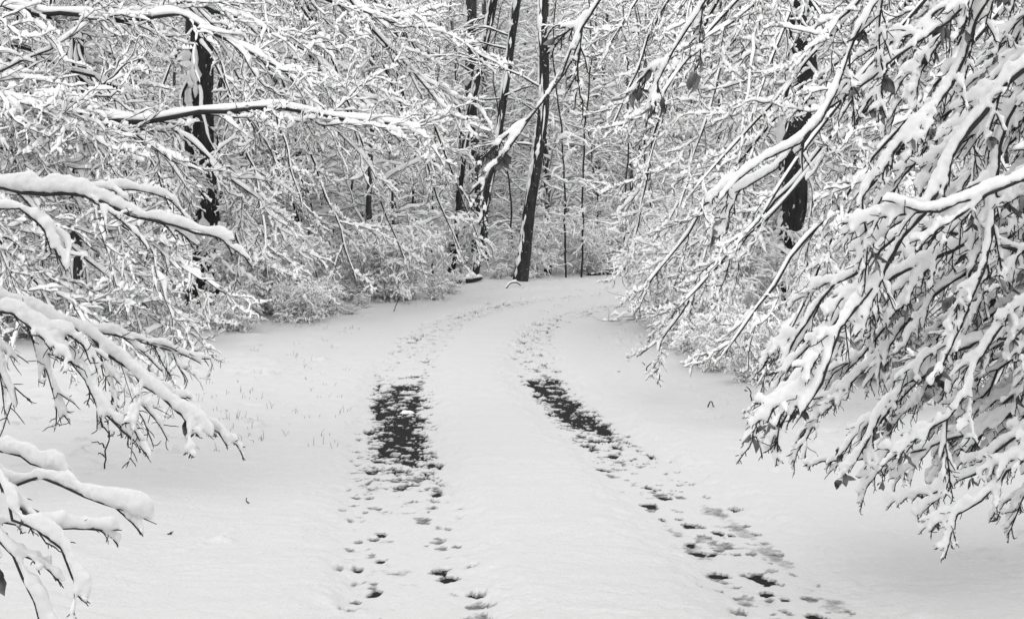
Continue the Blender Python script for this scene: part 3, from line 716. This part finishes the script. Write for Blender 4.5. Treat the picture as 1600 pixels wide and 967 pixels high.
Y = 13.0; b = gpt(1860, Y)
bo = []
for i_, (v0, e) in enumerate([(-250, (1060, 480, 12.5)), (-150, (1120, 560, 12)), (-50, (1185, 610, 11.8)), (-300, (1150, 380, 12)), (-380, (1080, 300, 12.5)), (-450, (1000, 190, 13)), (-100, (1000, 560, 14)), (-30, (1300, 560, 12.5)), (-200, (1330, 380, 12.5)), (-350, (1300, 240, 12.5)), (-420, (1230, 110, 12.5)), (0, (1420, 600, 12.8)), (-250, (1480, 420, 13)), (-400, (1450, 200, 13)), (60, (1550, 610, 13)), (-200, (990, 480, 14.5)), (-480, (1100, 60, 13))]):
    bo.append((arc(px(1860, v0, Y), px(*e), .12, 160 + i_), .022, dict(s0=.07, L1=.85, s1=.07, s2=.056, rt=.003, rm=.0048, t0=.4, k1=17, k2=8)))
mid_tree('beech beyond the right edge whose fine white twigs hang over the verge', b, [b, b + (.05, 0, 2), b + (0, .1, 5), b + (.1, 0, 9)], [.22, .2, .16, .1], bo, Q_MID_R, 8)

# ------------------------------------------------------------------ trunks at the bend
def far_tree(label, Y, pts, wpx, seed, nb=9, m=M_BARK, vr=(-380, 330), L=2.6):
    rng = np.random.default_rng(seed)
    b = gpt(pts[0][0], Y)
    P = [b] + [px(u, v, Y) for u, v in pts[1:]]
    t = thing('forest_tree', label, 'tree', tuple(b))
    trunk(t, P, [w * Y / F / 2 for w in wpx], m, 14, seed, 60, flare=1.2)
    PP = resample(P, 80)
    for k in range(nb):
        a = PP[int(18 + 58 * (k + rng.random()) / nb)]
        az = rng.random() * 6.28; l = L * (.5 + .7 * rng.random())
        e = a + np.array([math.cos(az) * l, math.sin(az) * l * .7, l * (.25 - .6 * rng.random())])
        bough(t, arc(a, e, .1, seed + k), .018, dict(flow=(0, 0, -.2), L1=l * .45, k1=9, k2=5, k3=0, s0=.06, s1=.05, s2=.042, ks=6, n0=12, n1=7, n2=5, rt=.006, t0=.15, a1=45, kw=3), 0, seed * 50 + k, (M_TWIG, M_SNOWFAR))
far_tree('straight thick trunk at the bend, leftmost of the four bare dark ones', 37, [(740, 420), (741, 250), (735, 150), (736, 0), (737, -200), (738, -420)], [20, 18, 18, 18, 16, 12], 21)
far_tree('thin leaning trunk crossing in front of the straight thick one at the bend', 32.5, [(704, 432), (719, 290), (728, 215), (746, 120), (771, 0), (800, -180), (815, -380)], [10, 10, 11, 13, 13, 12, 8], 22)
far_tree('slender trunk leaning right, second from the right at the bend', 31.5, [(741, 434), (757, 330), (774, 240), (790, 130), (808, 0), (832, -180), (850, -380)], [11, 11, 12, 13, 13, 11, 8], 23)
far_tree('flecked dark trunk standing right at the outer edge of the road bend', 30.6, [(813, 442), (821, 385), (826, 335), (833, 290), (843, 225), (850, 160), (850, 90), (847, 40), (849, 0), (848, -200), (855, -420)], [22, 19, 18, 17, 15, 14, 13, 13, 12, 11, 9], 24)

# ------------------------------------------------------------------ young trees and shrubs of the thicket (repeats)
def young_proto(seed, H, dense, name='young_tree'):
    rng = np.random.default_rng(seed)
    W, S, T_ = Buf(), Buf(), Buf()
    lean = rng.normal(size=2) * .06 * H
    P0 = resample([(0, 0, -.05), (lean[0] * .2, lean[1] * .2, H * .35), (lean[0] * .6, lean[1] * .6, H * .7), (lean[0], lean[1], H)], 20, .025, rng)[None]
    R0 = wood(T_, P0, np.array([.012 + .006 * H]), np.array([.006]), 7)
    P1, r1, l1 = sprout(P0, R0, int(dense * H * 1.25), min(.34 * H, .7 + .13 * H), 8, 58, (0, 0, .12), .45, .3, .08, .99, .6, .5, .006, rng, plane=np.array([[1., 0, 0]]), wob=.5)
    # spread limbs around the stem
    az = rng.random(len(P1)) * 6.283; c, s = np.cos(az)[:, None], np.sin(az)[:, None]
    st = P1[:, :1].copy(); d = P1 - st
    d2 = d.copy(); d2[..., 0] = d[..., 0] * c - d[..., 1] * s; d2[..., 1] = d[..., 0] * s + d[..., 1] * c
    P1 = st + d2; P1[..., 2] = np.maximum(P1[..., 2], .1)
    R1 = wood(W, P1, r1 * .7, np.full(len(r1), .004), 4)
    snow(S, P1, R1, .085 * (.6 + .6 * rng.random(len(r1))), 6, .4, .14, rng)
    P2, r2, l2 = sprout(P1, R1, 8, l1 * .5, 8, 44, (0, 0, 0), .5, .25, .1, .98, .5, .7, .004, rng, wob=.6)
    P2[..., 2] = np.maximum(P2[..., 2], .05)
    R2 = wood(W, P2, r2, np.full(len(r2), .003), 3)
    snow(S, P2, R2, .072 * (.5 + .7 * rng.random(len(r2))), 5, .42, .16, rng)
    P3, r3, l3 = sprout(P2, R2, 3, l2 * .5, 4, 42, (0, 0, 0), .4, .25, .15, .98, .4, .8, .0035, rng, wob=.6)
    P3[..., 2] = np.maximum(P3[..., 2], .05)
    R3 = wood(W, P3, r3, np.full(len(r3), .003), 3)
    kp = rng.random(len(r3)) < .75
    snow(S, P3[kp], R3[kp], (.062 * (.5 + .7 * rng.random(len(r3))))[kp], 4, .42, .16, rng)
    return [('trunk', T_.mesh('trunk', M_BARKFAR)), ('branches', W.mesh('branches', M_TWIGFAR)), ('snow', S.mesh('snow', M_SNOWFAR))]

def shrub_proto(seed, H, stems):
    rng = np.random.default_rng(seed)
    W, S = Buf(), Buf()
    az = rng.random(stems) * 6.283; sp = (.25 + .75 * rng.random(stems)) * H * .75
    P0 = np.stack([resample([(math.cos(a) * .06, math.sin(a) * .06, -.04), (math.cos(a) * s * .35, math.sin(a) * s * .35, H * h * .6), (math.cos(a) * s * .75, math.sin(a) * s * .75, H * h), (math.cos(a) * s * 1.2, math.sin(a) * s * 1.2, H * h * .8)], 12, .015, rng)
                   for a, s, h in zip(az, sp, .6 + .4 * rng.random(stems))])
    R0 = wood(W, P0, np.full(stems, .009), np.full(stems, .003), 5)
    snow(S, P0, R0, np.full(stems, .065), 6, .4, .14, rng, up=2)
    P1, r1, l1 = sprout(P0, R0, 11, H * .42, 9, 50, (0, 0, 0), .7, .3, .04, .98, .4, .6, .003, rng, wob=.6)
    P1[..., 2] = np.maximum(P1[..., 2], .05)
    R1 = wood(W, P1, r1, np.full(len(r1), .0025), 4)
    snow(S, P1, R1, .075 * (.5 + .7 * rng.random(len(r1))), 6, .42, .16, rng, up=2, jit=.2)
    P2, r2, l2 = sprout(P1, R1, 7, l1 * .5, 7, 46, (0, 0, 0), .5, .25, .1, .98, .4, .7, .003, rng, wob=.6)
    P2[..., 2] = np.maximum(P2[..., 2], .05)
    R2 = wood(W, P2, r2, np.full(len(r2), .0022), 3)
    kp = rng.random(len(r2)) < .85
    snow(S, P2[kp], R2[kp], (.062 * (.5 + .7 * rng.random(len(r2))))[kp], 5, .42, .16, rng, up=2, jit=.2)
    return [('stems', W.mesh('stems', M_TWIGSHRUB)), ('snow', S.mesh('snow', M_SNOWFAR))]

def place(name, cat, label, group, proto, loc, rot, sc):
    r = thing(name, label, cat, loc, group); r.rotation_euler = (0, 0, rot); r.scale = (sc, sc, sc)
    host = None
    for nm, me in proto:
        o = link(nm, me, r if host is None or nm != 'snow' else host)
        host = o
    return r

YP = [young_proto(300 + i, h, d) for i, (h, d) in enumerate([(4.5, 6), (6, 5), (7.5, 4.5), (9, 4.2), (5.2, 6), (8.2, 4.5), (11, 3.6), (12.5, 3.4)])]
SP = [shrub_proto(400 + i, h, n) for i, (h, n) in enumerate([(1.1, 9), (1.5, 10), (1.9, 11), (1.3, 10), (2.3, 11), (.8, 9)])]
rng = np.random.default_rng(77)
def edge(x):       # how close the thicket comes, by x
    return float(np.interp(x, [-30, -9, -5.6, -4.2, -2.6, -1.0, .5, 3.0, 30], [17.5, 19, 20.2, 21.8, 24.4, 28.4, 31.3, 33.0, 36]))
def in_gap(x, y, m=.45, first=9):
    for u, Yt in ((312, 23.5), (1238, 22.), (737, 37.), (715, 32.5), (770, 31.5), (830, 30.6))[:first]:
        if y < Yt + .3 and abs(x - (u - 800) * y / F) < m: return True
    return False
G1 = 'young trees filling the wood behind the bend'
pts = []
tries = 0
while len(pts) < 215 and tries < 40000:
    tries += 1
    y = 20 + 34 * rng.random(); x = (rng.random() * 2 - 1) * (.42 * y)
    if y < edge(x) + .5 and not (x > 3.3 and 17 < y < 24.5 and x > 3.3 + (20 - y) * .25): continue
    if in_gap(x, y, .9): continue
    if any((x - a) ** 2 + (y - b) ** 2 < .75 for a, b in pts): continue
    pts.append((x, y))
for x, y in pts:
    k = int(rng.integers(0, 8)) if y > 33 else int(rng.integers(0, 6))
    place('young_tree', 'tree', 'snow-coated young tree in the white tangle behind the bend', G1, YP[k], (x, y, float(hgt(x, y))), rng.random() * 6.28, .85 + .4 * rng.random())
G2 = 'shrubs along the left wood edge'
for k in range(46):
    x = -14 + 13.3 * rng.random(); y = edge(x) + rng.random() ** 1.5 * 6
    if in_gap(x, y, .8, 2): continue
    place('shrub', 'shrub', 'low snow-covered shrub along the wood edge left of the road', G2, SP[int(rng.integers(0, 6))], (x, y, float(hgt(x, y)) + .04), rng.random() * 6.28, .7 + .5 * rng.random())
G3 = 'shrubs on the right verge'
n = 0
while n < 120:
    y = 14.5 + 9.5 * rng.random(); x = 2.1 + 8.5 * rng.random() ** 1.5
    if x < np.interp(y, [14, 17, 20, 24], [2.9, 2.5, 2.55, 2.95]) or in_gap(x, y, .8, 2): continue
    n += 1
    sc = .6 + .5 * rng.random()
    place('shrub', 'shrub', 'snow-buried shrub on the verge below the trees right of the road', G3, SP[int(rng.integers(0, 6))], (x, y, float(hgt(x, y)) + .04), rng.random() * 6.28, sc)
for k in range(60):
    y = 14.8 + 9.4 * rng.random(); x = np.interp(y, [14, 17, 20, 24], [2.9, 2.5, 2.55, 2.95]) - .35 + 1.3 * rng.random()
    place('shrub', 'shrub', 'snow-buried shrub on the verge below the trees right of the road', G3, SP[int(rng.choice([0, 5]))], (x, y, float(hgt(x, y)) + .03), rng.random() * 6.28, .35 + .4 * rng.random())
for k in range(60):
    x = -12 + 11.3 * rng.random(); y = edge(x) - 1.6 + 2.2 * rng.random()
    place('shrub', 'shrub', 'low snow-covered shrub along the wood edge left of the road', G2, SP[int(rng.choice([0, 3, 5]))], (x, y, float(hgt(x, y)) + .03), rng.random() * 6.28, .25 + .4 * rng.random())
G4 = 'shrubs at the outer edge of the bend'
for k in range(46):
    x = -1 + 15 * rng.random(); y = edge(x) + .1 + rng.random() * 3
    place('shrub', 'shrub', 'snowy undergrowth shrub at the outer edge of the bend', G4, SP[int(rng.integers(0, 6))], (x, y, float(hgt(x, y)) + .04), rng.random() * 6.28, .45 + .5 * rng.random())

def sapling_proto(seed, H):
    rng = np.random.default_rng(seed)
    W, S, T_ = Buf(), Buf(), Buf()
    P0 = resample([(0, 0, -.05), (rng.normal() * .12, rng.normal() * .1, H * .2), (rng.normal() * .2, rng.normal() * .2, H * .42), (rng.normal() * .4, rng.normal() * .3, H * .7), (rng.normal() * .7, 0, H)], 30, .03, rng)[None]
    R0 = wood(T_, P0, np.array([.024]), np.array([.008]), 8)
    P1, r1, l1 = sprout(P0, R0, int(2.6 * H), .9, 8, 55, (0, 0, .15), .4, .3, .15, .99, .4, .4, .005, rng, plane=np.array([[.4, 1., 0]]), wob=.5)
    R1 = wood(W, P1, r1, np.full(len(r1), .004), 4); snow(S, P1, R1, .06 * (.6 + .6 * rng.random(len(r1))), 6, .4, .14, rng)
    P2, r2, l2 = sprout(P1, R1, 4, l1 * .45, 6, 42, (0, 0, 0), .4, .25, .15, .98, .4, .7, .004, rng, wob=.5)
    R2 = wood(W, P2, r2, np.full(len(r2), .003), 3); snow(S, P2, R2, .05 * (.5 + .6 * rng.random(len(r2))), 5, .4, .14, rng)
    return [('trunk', T_.mesh('trunk', M_BARK)), ('branches', W.mesh('branches', M_TWIG)), ('snow', S.mesh('snow', M_SNOWFAR))]
TP = [sapling_proto(500 + i, h) for i, h in enumerate([5.5, 7, 8.5])]
rng = np.random.default_rng(66)
for u, Y in ((800, 32.3), (884, 31.9), (909, 32.2), (645, 31), (676, 33), (935, 34.4), (975, 33), (610, 30), (1010, 34), (560, 29)):
    g0 = gpt(u, Y)
    place('sapling', 'tree', 'thin dark sapling standing among the white undergrowth at the bend', 'thin saplings at the bend', TP[int(rng.integers(0, 3))], tuple(g0), rng.random() * 6.28, .85 + .3 * rng.random())

# ------------------------------------------------------------------ distant woods, one mass
rng = np.random.default_rng(88)
W, S, T_ = Buf(), Buf(), Buf()
ntree = 270
yy = 50 + 34 * rng.random(ntree) ** 1.1; xx = (rng.random(ntree) * 2 - 1) * (.42 * yy)
base = np.stack([xx, yy, hgt(xx, yy) - .1], 1); Ht = 11 + 9 * rng.random(ntree)
ln = rng.normal(size=(ntree, 2)) * .05
P0 = np.stack([base + np.c_[ln * Ht[:, None] * s ** 1.4 * 1.0, Ht * s] for s in np.linspace(0, 1, 9)], 1)
R0 = wood(T_, P0, .05 + .10 * rng.random(ntree), np.full(ntree, .02), 6)
P1, r1, l1 = sprout(P0, R0, 46, 2.3, 6, 62, (0, 0, .1), .7, .35, .05, .99, .4, .4, .012, rng, plane=np.array([[1., .2, 0]]))
R1 = wood(W, P1, r1, np.full(len(r1), .01), 3)
snow(S, P1, R1, .10 * (.5 + .7 * rng.random(len(r1))), 4, .3, .1, rng)
P2, r2, l2 = sprout(P1, R1, 5, l1 * .5, 4, 45, (0, 0, 0), .4, .3, .1, .98, .4, .7, .008, rng)
R2 = wood(W, P2, r2, np.full(len(r2), .006), 3)
snow(S, P2, R2, .085 * (.5 + .7 * rng.random(len(r2))), 4, .3, .1, rng)
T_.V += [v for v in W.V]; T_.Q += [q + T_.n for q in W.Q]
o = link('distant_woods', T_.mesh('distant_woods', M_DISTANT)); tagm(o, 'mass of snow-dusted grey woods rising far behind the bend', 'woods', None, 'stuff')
link('snow', S.mesh('snow', M_SNOWFAR), o)

# ------------------------------------------------------------------ small things on the ground
def sticks(name, label, cat, paths, r, th, group=None, seed=0):
    base = np.mean([p[0] for p in paths], 0)
    t = thing(name, label, cat, tuple(base), group)
    W, S = Buf(), Buf(); g = np.random.default_rng(seed)
    for p in paths:
        P = resample(p, 12, .006, g)[None]
        R = wood(W, P, np.array([r]), np.array([r * .5]), 5)
        if th: snow(S, resample(P[0], 20)[None], np.repeat(R, 2, 1)[:, :20], np.array([th]), 8, .25, .1, g)
    w = link('wood', W.mesh('wood', M_TWIG, base), t)
    if th: link('snow', S.mesh('snow', M_SNOW, base), t)
    return t

def gp(u, v, dz=.0): p = on_ground(u, v); p[2] += dz; return p
# arched dead branch at the bend
a = gp(788, 449); bq = gp(815, 447)
sticks('fallen_branch', 'thin arched dead branch on the snow before the flecked trunk', 'branch', [[a + (0, 0, -.03), a * .65 + bq * .35 + (0, 0, .09), a * .3 + bq * .7 + (0, 0, .10), bq + (0, 0, .03)]], .016, .05)
# snowed-over log
lx = [gp(690, 447), gp(720, 447), gp(752, 445)]
sticks('fallen_log', 'snow-buried log lying at the wood edge left of the flecked trunk', 'log', [[lx[0] + (0, 1.0, .05), lx[1] + (0, 1.0, .10), lx[2] + (0, 1.2, .14)]], .07, .14)
# dark mound under the shrubs at the far right of the bend
sticks('fallen_log', 'dark rotten log under shrubs where the road leaves to the right', 'log', [[gp(930, 441, .05) + (0, 2.6, .03), gp(955, 440, .09) + (0, 2.8, .05), gp(985, 441, .05) + (0, 2.8, .03)]], .08, .05)
for i_, (lab, pa) in enumerate([
   ('forked stick poking out of the snow on the right verge', [[(1008, 583), (1013, 572), (1030, 558)], [(1013, 572), (1003, 566)]]),
   ('twisted stick below the forked one on the right verge', [[(1008, 592), (1024, 593), (1032, 586)], [(1024, 593), (1034, 596)]]),
   ('short bent twig near the heavy beech on the right verge', [[(1104, 641), (1110, 627), (1118, 639)]]),
   ('upright hooked twig beside the lowest right sprays', [[(1174, 628), (1172, 612), (1166, 604)], [(1172, 612), (1163, 607)]]),
   ('small buried twig end left of the forked stick', [[(955, 583), (966, 580), (973, 584)]]),
   ('bare slanting twig among the verge grass far right', [[(924, 515), (940, 530)]]),
   ('single dark twig standing in the open snow on the left', [[(388, 790), (385, 777)]]),
   ('short twig lying between the two tracks', [[(838, 884), (841, 891)]]),
   ('twig tip showing past the lowest left bough', [[(262, 827), (271, 831)]]),
   ('dark twig leaning out of the snow at the left wood edge', [[(615, 484), (622, 470), (624, 463)]]),
   ('thin stick lying in snow near the left shrubs', [[(355, 528), (385, 529)]])]):
    paths = []
    for p in pa:
        g0 = gp(*p[0]); y0 = g0[1]
        paths.append([px(u, v, y0) - (0, 0, .03 if j == 0 else 0) for j, (u, v) in enumerate(p)])
    if len(paths[0]) == 2: paths[0].insert(1, (paths[0][0] + paths[0][1]) / 2 + (.006, 0, .004))
    if len(paths) > 1 and len(paths[1]) == 2: paths[1].insert(1, (paths[1][0] + paths[1][1]) / 2 + (0, 0, .006))
    sticks('twig', lab, 'twig', paths, .008 if paths[0][0][1] > 12 else .005, .018 if i_ in (1, 4) else 0, None, i_)
# seedling on the left
y0 = gp(163, 728)[1]
sticks('beech_seedling', 'little bare seedling standing in the snow left of the road', 'seedling',
  [[px(163, 732, y0), px(165, 710, y0), px(170, 690, y0), px(169, 665, y0), px(172, 652, y0)], [px(165, 700, y0), px(155, 692, y0), px(143, 690, y0)], [px(169, 683, y0), px(180, 675, y0)], [px(170, 662, y0), px(162, 656, y0)], [px(164, 712, y0), px(157, 707, y0), px(153, 709, y0)]], .006, .01)

def clod(name, label, cat, u, v, w, h, seed, dz=0):
    p = gp(u, v); s = w * p[1] / F
    g = np.random.default_rng(seed)
    A, B = np.meshgrid(np.linspace(0, 2 * math.pi, 28, endpoint=False), np.linspace(0, math.pi, 14))
    r = 1 + .22 * fbm(np.cos(A) * np.sin(B) * 2 + seed, np.sin(A) * np.sin(B) * 2 + np.cos(B) * 2, 3, seed)
    V = np.stack([r * np.sin(B) * np.cos(A) * s * .5, r * np.sin(B) * np.sin(A) * s * .38, r * np.cos(B) * s * h], -1)
    V[..., 2] = np.maximum(V[..., 2], -s * .1)
    b_ = Buf(); b_.add(V, ring_quads(1, 14, 28))
    o = link(name, b_.mesh(name, M_SNOW)); o.location = p + (0, 0, s * h * .1 + dz)
    return tagm(o, label, cat)
clod('snow_clod', 'lump of snow sitting on the bare asphalt of the left track', 'snow clod', 636, 637, 22, .3, 3)
clod('snow_clod', 'small snow lump left of the larger one on bare asphalt', 'snow clod', 624, 641, 9, .3, 4)

# grass tips through the snow, one mass
rng = np.random.default_rng(91)
Gb = Buf(); pts = []
for k in range(230):
    if k < 250: u, v = 300 + 260 * rng.random(), 505 + 200 * rng.random() ** 1.3
    elif k < 340: u, v = 930 + 250 * rng.random(), 500 + 130 * rng.random()
    else: u, v = 150 + 420 * rng.random(), 650 + 280 * rng.random()
    x, y = hit(u, v)
    if k % 3 and pts: x, y = pts[-1][0] + rng.normal() * .05, pts[-1][1] + rng.normal() * .09   # tufts
    pts.append((x, y, float(snowz(x, y)) + .01))
pts = np.array(pts); L = -.02 + .07 * rng.random(len(pts)) ** 3
tip = pts + np.c_[rng.normal(size=(len(pts), 2)) * .025, L + .03]
P = np.stack([pts - (0, 0, .05), pts * .5 + tip * .5 + np.c_[rng.normal(size=(len(pts), 2)) * .006, np.zeros(len(pts))], tip], 1)
wood(Gb, P, np.full(len(P), .0022), np.full(len(P), .0012), 3)
o = link('grass', Gb.mesh('grass', M_GRASS)); tagm(o, 'sparse dry grass tips showing through the snow', 'grass', None, 'stuff')

# ------------------------------------------------------------------ winter haze hanging in the wood beyond the bend
M_HAZE = bpy.data.materials.new('haze'); M_HAZE.use_nodes = True; nt = M_HAZE.node_tree
nt.nodes.remove(nt.nodes['Principled BSDF'])
vs = nd(nt, 'ShaderNodeVolumeScatter', Density=.005); vs.inputs['Color'].default_value = grey(1.0)
nt.links.new(vs.outputs[0], nt.nodes['Material Output'].inputs['Volume'])
hz = np.array([(x, y, z) for z in (-1, 26) for y in (33.5, 100) for x in (-60, 60)], float)
o = link('haze', mesh_np('haze', hz, np.array([[0, 2, 3, 1], [4, 5, 7, 6], [0, 1, 5, 4], [2, 6, 7, 3], [0, 4, 6, 2], [1, 3, 7, 5]]), M_HAZE, False)); o['kind'] = 'structure'

# ------------------------------------------------------------------ light
sc = bpy.context.scene
w = bpy.data.worlds.new('World'); sc.world = w; w.use_nodes = True
nt = w.node_tree; bg = nt.nodes['Background']
EL, AZ = math.radians(45), math.radians(188)
sky = nt.nodes.new('ShaderNodeTexSky'); sky.sky_type = 'NISHITA'; sky.sun_disc = False
sky.sun_elevation = EL; sky.sun_rotation = AZ; sky.air_density = 1.0; sky.dust_density = 4.0
bw = nt.nodes.new('ShaderNodeRGBToBW'); nt.links.new(sky.outputs[0], bw.inputs[0]); 
cl = nd(nt, 'ShaderNodeMix', data_type='FLOAT'); cl.inputs[0].default_value = .8      # even cloud layer over the sky
nt.links.new(bw.outputs[0], cl.inputs[2]); cl.inputs[3].default_value = 4.2; nt.links.new(cl.outputs[0], bg.inputs[0])
bg.inputs[1].default_value = .305
sun = bpy.data.lights.new('sun', 'SUN'); sun.energy = .6; sun.angle = math.radians(90); sun.color = (1, 1, 1)
so = bpy.data.objects.new('sun', sun); C.objects.link(so)
d = Vector((math.sin(AZ) * math.cos(EL), math.cos(AZ) * math.cos(EL), math.sin(EL)))
so.rotation_euler = d.to_track_quat('Z', 'Y').to_euler()

cam = bpy.data.cameras.new('camera'); co = bpy.data.objects.new('camera', cam); C.objects.link(co)
co.location = (0, 0, EYE); co.rotation_euler = (math.radians(90), 0, 0)
cam.sensor_width = 36; cam.lens = 36 * F / 1600; cam.shift_y = -(483.5 - HOR) / 1600
cam.clip_start = .05; cam.clip_end = 1000
sc.camera = co
sc.view_settings.view_transform = 'Standard'; sc.view_settings.look = 'None'; sc.view_settings.exposure = 0
cy = sc.cycles
cy.max_bounces = 12; cy.transmission_bounces = 8; cy.diffuse_bounces = 10; cy.glossy_bounces = 2; cy.caustics_reflective = False
cy.use_denoising = True; cy.volume_bounces = 3; cy.volume_max_steps = 64
